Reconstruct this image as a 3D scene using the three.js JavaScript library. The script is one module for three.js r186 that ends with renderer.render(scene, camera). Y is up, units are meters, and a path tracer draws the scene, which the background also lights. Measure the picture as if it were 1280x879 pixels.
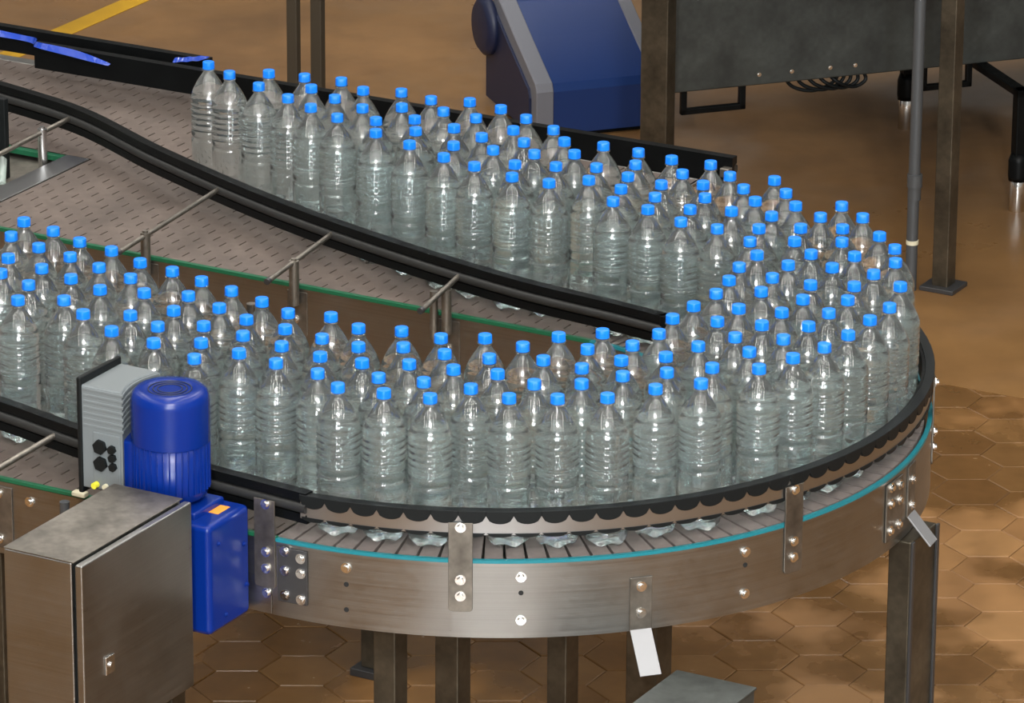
import * as THREE from 'three';
import { RoundedBoxGeometry } from 'three/addons/geometries/RoundedBoxGeometry.js';
import { mergeGeometries, toCreasedNormals } from 'three/addons/utils/BufferGeometryUtils.js';
import { RectAreaLightUniformsLib } from 'three/addons/lights/RectAreaLightUniformsLib.js';

// ---------------------------------------------------------------- camera, light, exposure
const scene = new THREE.Scene();
const camera = new THREE.PerspectiveCamera(7.7188, 1280 / 879, 0.5, 60);
camera.position.set(5.436, 5.132, 9.7462);
camera.up.set(-0.16895, 0.94086, -0.29366);
camera.lookAt(-0.0371, 1.0669, -0.129);
scene.add(camera);
const renderer = new THREE.WebGLRenderer({ antialias: true });
renderer.toneMapping = THREE.LinearToneMapping;
renderer.toneMappingExposure = 0.84;
renderer.shadowMap.enabled = true;
scene.background = new THREE.Color(0x000000);
RectAreaLightUniformsLib.init();
const ROOM = { x0: -11, x1: 11, z0: -13, z1: 14, h: 8 };
// rows of strip lamps under the roof, running towards the viewer's side of the hall; the light itself is in the lamp's builder
const LAMP_Y = 7.3, LAMP_POWER = 33, LAMP_SIZE = [4.4, 0.16], LAMP_DIR = [0.485, 0.875];
const LAMPS = [];
for (const o of [-6.6, -3.6, -0.9, 0.9, 3.6, 6.6]) for (const t of [-7, -2.2, 2.6, 7.4])
  LAMPS.push([o * LAMP_DIR[1] + t * LAMP_DIR[0], -o * LAMP_DIR[0] + t * LAMP_DIR[1]]);

// flood lamps under the roof on the viewer's side, [x, y, z]; the light is in the lamp's builder
const FLOODS = [[3.55, 7.2, 7.9], [5.0, 7.2, 7.2], [6.1, 7.5, 12.9], [8.5, 7.5, 12.1]], FLOOD_POWER = 620, FLOOD_SIZE = 0.42;
// daylight: two tall windows in the wall behind the viewer, [x, width, sill height, head height]
const WINDOWS = [[5.9, 0.9, 2.6, 6.4], [9.4, 0.9, 2.6, 6.4]], DAYLIGHT = new THREE.Color(0.90, 0.97, 1.0), DAY_POWER = 85;
WINDOWS.forEach(([x, w, y0, y1]) => {
  const a = new THREE.RectAreaLight(DAYLIGHT, DAY_POWER, w, y1 - y0);
  a.position.set(x, (y0 + y1) / 2, ROOM.z1 - 0.02); a.lookAt(x, (y0 + y1) / 2, 0); a.castShadow = true; scene.add(a);
});

// ---------------------------------------------------------------- helpers
let seed = 12345;
const rnd = () => { seed = (seed * 1664525 + 1013904223) >>> 0; return seed / 4294967296; };
const used = {};
const numbered = n => { const k = used[n] = (used[n] ?? -1) + 1; return k ? n + '_' + String(k).padStart(3, '0') : n; };
function thing(name, label, category, pos = [0, 0, 0], turn = 0, group) {
  const o = new THREE.Group(); o.name = numbered(name); scene.add(o);
  o.position.set(...pos); o.rotation.y = turn; o.userData = { label, category };
  if (group) o.userData.group = group;
  return o;
}
function part(name, geo, mat, parent, label) {
  const m = new THREE.Mesh(Array.isArray(geo) ? merge(geo) : geo, mat); m.name = name;
  m.castShadow = m.receiveShadow = true;
  if (label) m.userData.label = label;
  parent.add(m); return m;
}
function structure(name, geo, mat, label) {
  const m = part(name, geo, mat, scene, label); m.userData.kind = 'structure'; return m;
}
function plain(g) { const n = g.index ? g.toNonIndexed() : g; for (const k of Object.keys(n.attributes)) if (!['position', 'normal', 'uv'].includes(k)) n.deleteAttribute(k); n.clearGroups(); return n; }
function merge(list) { return list.length === 1 ? plain(list[0]) : mergeGeometries(list.map(plain)); }
function boxUV(g) {                                   // uv in metres, by the way each face points
  g = plain(g); const p = g.attributes.position, uv = new Float32Array(p.count * 2);
  const a = new THREE.Vector3(), b = new THREE.Vector3(), c = new THREE.Vector3();
  for (let i = 0; i < p.count; i += 3) {
    a.fromBufferAttribute(p, i); b.fromBufferAttribute(p, i + 1); c.fromBufferAttribute(p, i + 2);
    const n = b.clone().sub(a).cross(c.clone().sub(a)), x = Math.abs(n.x), y = Math.abs(n.y), z = Math.abs(n.z);
    [a, b, c].forEach((v, k) => { const [s, t] = y >= x && y >= z ? [v.x, v.z] : x >= z ? [v.z, v.y] : [v.x, v.y]; uv[(i + k) * 2] = s; uv[(i + k) * 2 + 1] = t; });
  }
  g.setAttribute('uv', new THREE.BufferAttribute(uv, 2)); return g;
}
function box(w, h, d, x = 0, y = 0, z = 0, r = 0.003) {
  const g = r > 0 ? new RoundedBoxGeometry(w, h, d, 1, Math.min(r, w / 2.01, h / 2.01, d / 2.01)) : new THREE.BoxGeometry(w, h, d);
  g.translate(x, y, z); return boxUV(g);
}
function span(x0, x1, y0, y1, z0, z1, r = 0.003) { return box(x1 - x0, y1 - y0, z1 - z0, (x0 + x1) / 2, (y0 + y1) / 2, (z0 + z1) / 2, r); }
function rod(a, b, r, n = 16) {                        // a round bar between two points
  const A = new THREE.Vector3(...a), B = new THREE.Vector3(...b), d = B.clone().sub(A), L = d.length();
  const g = new THREE.CylinderGeometry(r, r, L, n); g.rotateX(Math.PI / 2); g.translate(0, 0, L / 2);
  const q = new THREE.Quaternion().setFromUnitVectors(new THREE.Vector3(0, 0, 1), d.normalize());
  g.applyQuaternion(q); g.translate(...a); return boxUV(g);
}
function tube(pts, r, n = 48, m = 10) { return plain(new THREE.TubeGeometry(new THREE.CatmullRomCurve3(pts.map(p => new THREE.Vector3(...p))), n, r, m, false)); }
function lathe(profile, n = 32) { return plain(new THREE.LatheGeometry(profile.map(p => new THREE.Vector2(...p)), n)); }
// sweep of a closed profile [[offset to the left-hand side, y], ...] along a path [[x, z], ...]
function sweep(path, profile, crease = 0.5) {
  const n = path.length, m = profile.length, ring = [], len = [0];
  for (let i = 0; i < n; i++) {
    const a = path[Math.max(0, i - 1)], b = path[Math.min(n - 1, i + 1)], L = Math.hypot(b[0] - a[0], b[1] - a[1]);
    const nx = -(b[1] - a[1]) / L, nz = (b[0] - a[0]) / L;
    if (i) len.push(len[i - 1] + Math.hypot(path[i][0] - path[i - 1][0], path[i][1] - path[i - 1][1]));
    ring.push(profile.map(([o, y]) => [path[i][0] + nx * o, y, path[i][1] + nz * o]));
  }
  const plen = [0]; for (let k = 0; k < m; k++) plen.push(plen[k] + Math.hypot(profile[(k + 1) % m][0] - profile[k][0], profile[(k + 1) % m][1] - profile[k][1]));
  let area = 0; for (let k = 0; k < m; k++) { const a = profile[k], b = profile[(k + 1) % m]; area += a[0] * b[1] - b[0] * a[1]; }
  const pos = [], uv = [], tri = (A, B, C, s, t, w) => { if (area > 0) { pos.push(...A, ...C, ...B); uv.push(...s, ...w, ...t); } else { pos.push(...A, ...B, ...C); uv.push(...s, ...t, ...w); } };
  for (let i = 0; i < n - 1; i++) for (let k = 0; k < m; k++) {
    const k2 = (k + 1) % m, A = ring[i][k], B = ring[i][k2], C = ring[i + 1][k2], D = ring[i + 1][k];
    const a = [len[i], plen[k]], b = [len[i], plen[k + 1]], c = [len[i + 1], plen[k + 1]], d = [len[i + 1], plen[k]];
    tri(A, B, C, a, b, c); tri(A, C, D, a, c, d);
  }
  const caps = THREE.ShapeUtils.triangulateShape(profile.map(p => new THREE.Vector2(...p)), []);
  for (const [i, flip] of [[0, true], [n - 1, false]]) for (const t of caps) {
    let [a, b, c] = t; if (flip === (area > 0)) [b, c] = [c, b];
    if (area < 0) [b, c] = [c, b];
    const q = [a, b, c].map(k => ring[i][k]), w = [a, b, c].map(k => profile[k]);
    pos.push(...q[0], ...q[1], ...q[2]); uv.push(...w[0], ...w[1], ...w[2]);
  }
  let g = new THREE.BufferGeometry();
  g.setAttribute('position', new THREE.Float32BufferAttribute(pos, 3)); g.setAttribute('uv', new THREE.Float32BufferAttribute(uv, 2));
  g.computeVertexNormals(); return toCreasedNormals(g, crease);
}
const rect = (o0, o1, y0, y1) => [[o0, y0], [o1, y0], [o1, y1], [o0, y1]];
const arc = (r, t0, t1, n) => Array.from({ length: n + 1 }, (_, i) => { const t = (t0 + (t1 - t0) * i / n) * Math.PI / 180; return [r * Math.sin(t), r * Math.cos(t)]; });
function smoothPath(pts, n = 60) { const c = new THREE.CatmullRomCurve3(pts.map(p => new THREE.Vector3(p[0], 0, p[1]))); return c.getSpacedPoints(n).map(v => [v.x, v.z]); }
function onArc(g, deg, r, y = 0) { const t = deg * Math.PI / 180; g = g.clone(); g.rotateY(t); g.translate(r * Math.sin(t), y, r * Math.cos(t)); return g; }  // +z of g points outwards
function extrude(pts, depth, bevel = 0.002) {
  const s = new THREE.Shape(pts.map(p => new THREE.Vector2(...p)));
  const g = new THREE.ExtrudeGeometry(s, { depth: depth - 2 * bevel, bevelEnabled: bevel > 0, bevelSize: bevel, bevelThickness: bevel, bevelSegments: 1, curveSegments: 6 });
  g.translate(0, 0, bevel); return boxUV(g);
}

// ---------------------------------------------------------------- textures: grain, wear, relief
function noise2(size, cells, sd) {                     // tiling value noise
  let s = sd; const r = () => { s = (s * 1664525 + 1013904223) >>> 0; return s / 4294967296; };
  const g = Float32Array.from({ length: cells * cells }, r), out = new Float32Array(size * size);
  for (let y = 0; y < size; y++) for (let x = 0; x < size; x++) {
    const fx = x / size * cells, fy = y / size * cells, x0 = Math.floor(fx), y0 = Math.floor(fy);
    let u = fx - x0, v = fy - y0; u = u * u * (3 - 2 * u); v = v * v * (3 - 2 * v);
    const a = g[(y0 % cells) * cells + x0 % cells], b = g[(y0 % cells) * cells + (x0 + 1) % cells], c = g[((y0 + 1) % cells) * cells + x0 % cells], d = g[((y0 + 1) % cells) * cells + (x0 + 1) % cells];
    out[y * size + x] = (a * (1 - u) + b * u) * (1 - v) + (c * (1 - u) + d * u) * v;
  }
  return out;
}
function fbm(size, cells, oct, sd) { const o = new Float32Array(size * size); let w = 0; for (let k = 0; k < oct; k++) { const n = noise2(size, cells << k, sd + k * 77), a = 0.5 ** k; w += a; for (let i = 0; i < o.length; i++) o[i] += n[i] * a; } for (let i = 0; i < o.length; i++) o[i] /= w; return o; }
function dataTex(size, f, srgb, metres) {
  const d = new Uint8Array(size * size * 4);
  for (let i = 0; i < size * size; i++) { const c = f(i); for (let k = 0; k < 3; k++) d[i * 4 + k] = Math.max(0, Math.min(255, Math.round(c[k] * 255))); d[i * 4 + 3] = 255; }
  const t = new THREE.DataTexture(d, size, size); t.wrapS = t.wrapT = THREE.RepeatWrapping; t.magFilter = THREE.LinearFilter; t.minFilter = THREE.LinearMipmapLinearFilter; t.generateMipmaps = true;
  if (srgb) t.colorSpace = THREE.SRGBColorSpace; t.repeat.set(1 / metres, 1 / metres); t.needsUpdate = true; return t;
}
const N_soft = fbm(512, 4, 6, 5), N_fine = fbm(512, 32, 4, 9), N_big = fbm(512, 3, 4, 21);
const grey = v => [v, v, v];
const S = (a, b, x) => { const t = Math.max(0, Math.min(1, (x - a) / (b - a))); return t * t * (3 - 2 * t); };
// brushed steel: streaks along u
const streaks = (() => { const r = []; let s = 99; for (let i = 0; i < 512; i++) { s = (s * 1664525 + 1013904223) >>> 0; r.push(s / 4294967296); } return r; })();
const T_steelRough = dataTex(512, i => grey(0.28 + 0.10 * streaks[(i / 512) | 0] + 0.12 * (N_soft[i] - 0.5) + 0.06 * N_fine[i]), false, 0.4);
const T_steelColor = dataTex(512, i => { const v = 0.92 + 0.10 * (N_soft[i] - 0.5) + 0.05 * (streaks[(i / 512) | 0] - 0.5); return [v, v * 0.985, v * 0.96]; }, true, 0.4);
const T_dust = dataTex(512, i => { const v = 0.80 + 0.5 * (N_soft[i] - 0.5) + 0.2 * (N_fine[i] - 0.5); return [v, v * 0.98, v * 0.95]; }, true, 0.5);
const T_plasticRough = dataTex(512, i => grey(0.42 + 0.3 * (N_soft[i] - 0.5) + 0.12 * (N_fine[i] - 0.5)), false, 0.25);
const T_beltColor = dataTex(512, i => { const v = 0.86 + 0.30 * (N_soft[i] - 0.5) + 0.14 * (N_fine[i] - 0.5); return [v, v, v]; }, true, 0.6);
const T_floorColor = dataTex(512, i => { const v = 0.82 + 0.34 * (N_big[i] - 0.5) + 0.22 * (N_soft[i] - 0.5) + 0.10 * (N_fine[i] - 0.5); return [v, v * (0.99 + 0.03 * (N_big[i] - 0.5)), v * 0.98]; }, true, 2.6);
const T_floorRough = dataTex(512, i => grey(0.30 + 0.40 * S(0.40, 0.62, N_big[i]) + 0.10 * (N_fine[i] - 0.5)), false, 2.2);
const T_tileColor = dataTex(512, i => { const v = 0.90 - 0.22 * S(0.60, 0.42, N_soft[i]) + 0.10 * (N_fine[i] - 0.5); return [v, v * 0.98, v * 0.95]; }, true, 1.7);
const T_tileRough = dataTex(512, i => grey(0.24 + 0.22 * S(0.44, 0.58, N_soft[i]) + 0.1 * (N_fine[i] - 0.5)), false, 1.7);   // wet and dry patches
const T_ripple = (() => { const n = fbm(512, 10, 3, 41), t = dataTex(512, i => grey(n[i]), false, 1); t.repeat.set(1, 1.2); return t; })();
const T_bump = dataTex(512, i => grey(N_fine[i]), false, 0.3);

// ---------------------------------------------------------------- materials
const M = {};
const std = (k, o) => M[k] = new THREE.MeshStandardMaterial(o), phy = (k, o) => M[k] = new THREE.MeshPhysicalMaterial(o);
const L = (r, g, b) => new THREE.Color().setRGB(r, g, b);
std('steel', { color: L(0.41, 0.42, 0.425), metalness: 1, roughness: 1, roughnessMap: T_steelRough, map: T_steelColor });
std('steelBright', { color: L(0.68, 0.67, 0.66), metalness: 1, roughness: 0.24 });
std('steelStrip', { color: L(0.40, 0.405, 0.41), metalness: 1, roughness: 0.34 });
std('steelDull', { color: L(0.40, 0.385, 0.36), metalness: 1, roughness: 0.5, map: T_dust });
std('steelDark', { color: L(0.085, 0.085, 0.088), metalness: 0.7, roughness: 0.42 });
std('barDark', { color: L(0.030, 0.030, 0.029), metalness: 0.3, roughness: 0.5 });
std('steelSatin', { color: L(0.36, 0.36, 0.37), metalness: 0.85, roughness: 0.58 });
std('bolt', { color: L(0.78, 0.77, 0.75), metalness: 1, roughness: 0.16 });
std('hole', { color: L(0.01, 0.01, 0.01), roughness: 0.9 });
phy('black', { color: L(0.0035, 0.004, 0.0042), roughness: 1, roughnessMap: T_plasticRough, specularIntensity: 0.25 });
phy('rubber', { color: L(0.006, 0.0075, 0.008), roughness: 0.5, specularIntensity: 0.4 });
std('belt', { color: L(0.155, 0.120, 0.101), roughness: 0.62, map: T_beltColor });
std('beltModule', { color: L(0.235, 0.195, 0.178), roughness: 0.6, map: T_beltColor });
std('green', { color: L(0.007, 0.095, 0.042), roughness: 0.4 });
std('teal', { color: L(0.008, 0.17, 0.21), roughness: 0.4 });
phy('motorBlue', { color: L(0.0015, 0.019, 0.175), roughness: 0.24, specularIntensity: 0.6 });
std('machineBlue', { color: L(0.008, 0.030, 0.13), roughness: 0.35 });
std('machineBlueDark', { color: L(0.006, 0.011, 0.040), roughness: 0.5 });
std('greyTrim', { color: L(0.15, 0.155, 0.18), roughness: 0.5 });
std('greyPaint', { color: L(0.052, 0.060, 0.058), roughness: 0.6, map: T_dust });
std('inverterGrey', { color: L(0.15, 0.17, 0.178), roughness: 0.5 });
std('inverterPlate', { color: L(0.10, 0.13, 0.145), roughness: 0.5 });
std('orange', { color: L(0.75, 0.28, 0.02), roughness: 0.5 });
std('yellowCap', { color: L(0.75, 0.72, 0.05), roughness: 0.5 });
std('cream', { color: L(0.62, 0.58, 0.42), roughness: 0.6 });
std('columnSteel', { color: L(0.17, 0.15, 0.115), metalness: 0.75, roughness: 0.42, map: T_dust });
std('brownPost', { color: L(0.045, 0.035, 0.022), roughness: 0.6 });
std('conduit', { color: L(0.075, 0.08, 0.085), metalness: 0.3, roughness: 0.45 });
std('chrome', { color: L(0.80, 0.79, 0.77), metalness: 1, roughness: 0.14 });
std('boxGrey', { color: L(0.115, 0.13, 0.13), metalness: 0.3, roughness: 0.5, map: T_dust });
std('floor', { color: L(0.345, 0.186, 0.068), roughness: 1, map: T_floorColor, roughnessMap: T_floorRough });
std('grout', { color: L(0.065, 0.036, 0.015), roughness: 0.3 });
for (const [k, c] of [['tileA', [0.31, 0.162, 0.058]], ['tileB', [0.28, 0.144, 0.051]], ['tileC', [0.335, 0.180, 0.067]]])
  std(k, { color: L(...c), roughness: 1, map: T_tileColor, roughnessMap: T_tileRough });
std('yellowPaint', { color: L(0.82, 0.47, 0.016), roughness: 0.5, map: T_floorColor });
std('wall', { color: L(0.32, 0.33, 0.33), roughness: 0.9 });
std('ceiling', { color: L(0.34, 0.35, 0.35), roughness: 0.9 });
phy('filmBlue', { color: L(0.008, 0.045, 0.36), roughness: 0.22, clearcoat: 0.5, side: THREE.DoubleSide });
phy('bottle', { color: L(0.88, 0.955, 0.95), roughness: 0.03, transmission: 0.965, thickness: 0.09, ior: 1.40, clearcoat: 1, clearcoatRoughness: 0.11, bumpMap: T_ripple, bumpScale: 0.0010 });
std('cap', { color: L(0.002, 0.19, 0.86), roughness: 0.38 });
std('capRing', { color: L(0.004, 0.215, 0.83), roughness: 0.38 });
phy('clearTube', { color: L(0.75, 0.85, 0.8), roughness: 0.1, transmission: 0.7, thickness: 0 });
std('lampBody', { color: L(0.6, 0.6, 0.6), roughness: 0.5 });
M.dayPane = new THREE.MeshStandardMaterial({ color: 0xffffff, emissive: new THREE.Color(0.90, 0.97, 1.0), emissiveIntensity: 6 });
M.lampGlow = new THREE.MeshStandardMaterial({ color: 0xffffff, emissive: new THREE.Color(1, 0.97, 0.92), emissiveIntensity: 8 });

// ---------------------------------------------------------------- the hall
const FL = 0;
const wallT = 0.3;
structure('wall_back', span(ROOM.x0 - wallT, ROOM.x1 + wallT, -0.3, ROOM.h, ROOM.z0 - wallT, ROOM.z0, 0), M.wall);
{ // front wall with openings for the windows
  const ws = [...WINDOWS].sort((p, q) => p[0] - q[0]), z0 = ROOM.z1, z1 = ROOM.z1 + wallT, [, , y0, y1] = ws[0], g = [];
  let x = ROOM.x0 - wallT; for (const [c, w] of ws) { g.push(span(x, c - w / 2, -0.3, ROOM.h, z0, z1, 0)); g.push(span(c - w / 2, c + w / 2, -0.3, y0, z0, z1, 0), span(c - w / 2, c + w / 2, y1, ROOM.h, z0, z1, 0)); x = c + w / 2; }
  g.push(span(x, ROOM.x1 + wallT, -0.3, ROOM.h, z0, z1, 0)); structure('wall_front', g, M.wall);
}
WINDOWS.forEach(([x, w, y0, y1], i) => {
  const g = new THREE.Group(); g.name = 'window_' + (i + 1); g.userData.kind = 'structure'; scene.add(g);
  part('window_pane', span(x - w / 2, x + w / 2, y0, y1, ROOM.z1 + 0.002, ROOM.z1 + 0.012, 0), M.dayPane, g);
  for (const [a, b, c, d] of [[x - w / 2 - 0.08, x - w / 2, y0 - 0.08, y1 + 0.08], [x + w / 2, x + w / 2 + 0.08, y0 - 0.08, y1 + 0.08], [x - w / 2, x + w / 2, y0 - 0.08, y0], [x - w / 2, x + w / 2, y1, y1 + 0.08]])
    part('window_frame', span(a, b, c, d, ROOM.z1 - 0.05, ROOM.z1 + 0.012, 0.004), M.lampBody, g);
});
structure('wall_left', span(ROOM.x0 - wallT, ROOM.x0, -0.3, ROOM.h, ROOM.z0, ROOM.z1, 0), M.wall);
structure('wall_right', span(ROOM.x1, ROOM.x1 + wallT, -0.3, ROOM.h, ROOM.z0, ROOM.z1, 0), M.wall);
structure('ceiling', span(ROOM.x0 - wallT, ROOM.x1 + wallT, ROOM.h, ROOM.h + wallT, ROOM.z0 - wallT, ROOM.z1 + wallT, 0), M.ceiling);
const floor = new THREE.Group(); floor.name = 'floor'; floor.userData.kind = 'structure'; scene.add(floor);
// sealed screed all round, with the tiled field let into it
const TF = { x0: -2.6, x1: 3.4, z0: -3.1, z1: 3.2 };
const screed = [
  span(ROOM.x0, ROOM.x1, -0.3, 0, ROOM.z0, TF.z0, 0), span(ROOM.x0, ROOM.x1, -0.3, 0, TF.z1, ROOM.z1, 0),
  span(ROOM.x0, TF.x0, -0.3, 0, TF.z0, TF.z1, 0), span(TF.x1, ROOM.x1, -0.3, 0, TF.z0, TF.z1, 0)];
part('screed', screed, M.floor, floor, 'smooth tan sealed floor');
part('grout_bed', span(TF.x0, TF.x1, -0.3, -0.005, TF.z0, TF.z1, 0), M.grout, floor, 'dark recessed joints');
part('floor_line', span(-4.485, -4.397, -0.002, 0.0015, -12, -3.2, 0), M.yellowPaint, floor, 'painted yellow line');
{ // hexagonal tiles: one mesh each where the photograph shows them, the hidden rest joined
  const s = 0.1070, w = 0.187, row = 0.162;
  const hex = (inset) => Array.from({ length: 6 }, (_, k) => { const a = (k * 60 + 30) * Math.PI / 180; return [(s - inset) * Math.cos(a), (s - inset) * Math.sin(a)]; });
  const geo = () => {
    const lo = hex(0), hi = hex(0.003), p = [];
    const P = (q, y) => [q[0], y, q[1]];
    for (let k = 0; k < 6; k++) { const j = (k + 1) % 6;
      p.push(0, 0, 0, ...P(hi[j], 0), ...P(hi[k], 0));
      p.push(...P(hi[k], 0), ...P(hi[j], 0), ...P(lo[j], -0.002), ...P(hi[k], 0), ...P(lo[j], -0.002), ...P(lo[k], -0.002));
      p.push(...P(lo[k], -0.002), ...P(lo[j], -0.002), ...P(lo[j], -0.03), ...P(lo[k], -0.002), ...P(lo[j], -0.03), ...P(lo[k], -0.03)); }
    const g = new THREE.BufferGeometry(); g.setAttribute('position', new THREE.Float32BufferAttribute(p, 3)); g.computeVertexNormals(); return g;
  };
  const mats = [M.tileA, M.tileB, M.tileC];
  const base = boxUV(geo());
  const laid = (x, z) => { const g = base.clone(), uv = g.attributes.uv; for (let i = 0; i < uv.count; i++) uv.setXY(i, uv.getX(i) + x, uv.getY(i) + z); return g; };   // the wet patches run on from tile to tile
  const view = new THREE.Vector3(), rest = []; camera.updateMatrixWorld(); camera.updateProjectionMatrix();
  for (let j = -40; j < 40; j++) for (let i = -40; i < 40; i++) {
    const x = 0.147 + i * w + (j & 1 ? w / 2 : 0), z = -1.067 + j * row;
    if (x < TF.x0 - 0.1 || x > TF.x1 + 0.1 || z < TF.z0 - 0.12 || z > TF.z1 + 0.12) continue;
    const y = -0.0012 + (rnd() - 0.5) * 0.0014, tilt = [(rnd() - 0.5) * 0.008, (rnd() - 0.5) * 0.008], m = Math.floor(rnd() * 3);
    view.set(x, 0, z).project(camera); const px = (view.x + 1) * 640, py = (1 - view.y) * 439.5;
    const seen = px > -60 && px < 1340 && py < 915 && (px > 1100 || py > 745) && py > 330;
    if (seen) {
      const t = new THREE.Mesh(laid(x, z), mats[m]); t.name = 'tile'; t.position.set(x, y, z); t.rotation.set(tilt[0], 0, tilt[1]); t.castShadow = t.receiveShadow = true; floor.add(t);
    } else { const g = laid(x, z); g.translate(x, y, z); rest.push(g); }
  }
  const r = part('tiles', merge(rest), M.tileA, floor, 'brown hexagonal tiles further under the conveyor'); r.userData.kind = 'stuff';
}

// ---------------------------------------------------------------- lamps under the roof
function lamp(x, z) {
  const turn = Math.atan2(-LAMP_DIR[1], LAMP_DIR[0]);
  const t = thing('ceiling_lamp', 'long white strip lamp hanging under the roof', 'lamp', [x, LAMP_Y, z], turn, 'strip lamps in rows under the roof');
  const [l, w] = LAMP_SIZE;
  part('housing', box(l + 0.06, 0.05, w + 0.05, 0, 0.055, 0, 0.01), M.lampBody, t);
  for (const e of [-1.6, 1.6]) part('hanger', box(0.02, ROOM.h - LAMP_Y - 0.06, 0.02, e, (ROOM.h - LAMP_Y) / 2 + 0.04, 0, 0), M.lampBody, t);
  part('lamp_tube', box(l, 0.02, w, 0, 0.02, 0, 0.004), M.lampGlow, t);
  const a = new THREE.RectAreaLight(new THREE.Color(1, 0.97, 0.92), LAMP_POWER, l, w);
  a.position.set(x, LAMP_Y - 0.005, z); a.rotation.set(-Math.PI / 2, 0, turn, 'XYZ'); a.castShadow = true; scene.add(a);
}
for (const [x, z] of LAMPS) lamp(x, z);
function flood(x, y, z) {
  const t = thing('flood_lamp', 'square floodlight hung under the roof and aimed at the conveyor', 'lamp', [x, y, z], 0, 'floodlights aimed at the conveyor');
  const h = new THREE.Group(); h.name = 'head'; t.add(h); h.lookAt(0, 1.1, 0);
  const s = FLOOD_SIZE;
  part('housing', box(s + 0.06, s + 0.06, 0.10, 0, 0, -0.07, 0.015), M.lampBody, h);
  part('lamp_glass', box(s, s, 0.012, 0, 0, -0.014, 0.003), M.lampGlow, h);
  part('hanger', rod([0, 0.1, -0.12], [0, ROOM.h - y, -0.12], 0.02), M.lampBody, t);
  const a = new THREE.RectAreaLight(new THREE.Color(1, 0.98, 0.95), FLOOD_POWER, s, s);
  a.position.set(x, y, z); a.lookAt(0, 1.1, 0); a.castShadow = true; scene.add(a);
}
for (const [x, y, z] of FLOODS) flood(x, y, z);

// ---------------------------------------------------------------- bolts and plates
const boltHead = (() => {
  const h = new THREE.CylinderGeometry(0.0072, 0.0078, 0.006, 6); h.rotateX(Math.PI / 2); h.translate(0, 0, 0.0055);
  const w = new THREE.CylinderGeometry(0.0115, 0.0115, 0.0024, 16); w.rotateX(Math.PI / 2); w.translate(0, 0, 0.0014);
  return merge([boxUV(h), boxUV(w)]);
})();
const holeDisc = (() => { const g = new THREE.CylinderGeometry(0.0055, 0.0055, 0.002, 12); g.rotateX(Math.PI / 2); return boxUV(g); })();
function plate(w, y0, y1, t, round = 0.008) {           // an upright flat bar with rounded lower corners, back on z = 0
  const h = w / 2, p = [];
  for (let k = 0; k <= 4; k++) { const a = Math.PI + k * Math.PI / 8; p.push([-h + round + round * Math.cos(a), y0 + round + round * Math.sin(a)]); }
  for (let k = 0; k <= 4; k++) { const a = 1.5 * Math.PI + k * Math.PI / 8; p.push([h - round + round * Math.cos(a), y0 + round + round * Math.sin(a)]); }
  p.push([h, y1], [-h, y1]); return extrude(p, t, 0.0007);
}

// ---------------------------------------------------------------- curved conveyor
const BY = 1.0, R1 = 0.979, R0 = 0.447;
const curve = thing('curved_conveyor', 'half-circle stainless steel bottle conveyor with teal edge strip and black segmented guide rail', 'conveyor');
part('side_wall', sweep(arc(R1 + 0.006, 0, 180, 96), rect(-0.003, 0.003, 0.825, 0.997)), M.steel, curve, 'curved brushed steel outer side wall');
part('side_wall', sweep(arc(R0 - 0.006, 0, 180, 64), rect(-0.003, 0.003, 0.825, 0.997)), M.steel, curve);
part('wear_strip', sweep(arc(R1 + 0.003, 0, 180, 96), rect(-0.004, 0.0065, 0.9945, 1.0015)), M.teal, curve, 'thin teal plastic wear strip');
part('wear_strip', sweep(arc(R0 - 0.003, 0, 180, 64), rect(-0.006, 0.006, 0.994, 1.0035)), M.teal, curve);
part('under_deck', sweep(arc((R0 + R1) / 2, 0, 180, 64), rect(-(R1 - R0) / 2 + 0.006, (R1 - R0) / 2 - 0.006, 0.955, 0.972)), M.steelDull, curve);
{ // belt modules: wedge-shaped rows with open gaps
  const n = 66, step = 180 / n, gap = 0.06;
  const g = sweep(arc((R0 + R1) / 2, -(step - gap) / 2, (step - gap) / 2, 2), rect(-(R1 - R0) / 2 + 0.008, (R1 - R0) / 2 - 0.008, 0.975, BY));
  for (let i = 0; i < n; i++) { const m = part('belt_module', g, M.beltModule, curve); m.rotation.y = ((i + 0.5) * step) * Math.PI / 180; }
}
{ // the guide rail round the bend
  part('guide_facing', sweep(arc(0.9655, 4, 180, 96), rect(-0.004, 0.004, 1.050, 1.110)), M.black, curve, 'black plastic facing of the curved guide rail');
  part('guide_strip', sweep(arc(0.979, 4, 180, 96), rect(-0.004, 0.006, 1.058, 1.104)), M.steelStrip, curve, 'polished steel strip of the curved guide rail');
  const n = 52, d = 176 / n, half = 0.0285;
  const top = [[-half, 1.112], [-half, 1.103]], bot = [[-half * 0.92, 1.0615]];
  for (let k = 1; k < 8; k++) { const u = -1 + k / 4; top.push([u * half, 1.103 - 0.018 * Math.sqrt(Math.max(0, 1 - u * u))]); bot.push([u * half * 0.92, 1.0615 - 0.008 * Math.sqrt(Math.max(0, 1 - u * u))]); }
  top.push([half, 1.103], [half, 1.112]); bot.push([half * 0.92, 1.0615]);
  const gt = extrude(top, 0.022, 0.001), gb = extrude(bot, 0.018, 0.0007);
  for (let i = 0; i < n; i++) {
    const a = 4 + (i + 0.5) * d;
    part('guide_link', onArc(gt, a, 0.968), M.rubber, curve); part('guide_link_foot', onArc(gb, a, 0.969), M.rubber, curve);
  }
}
const RW = R1 + 0.009;                                  // outer face of the side wall
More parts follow.
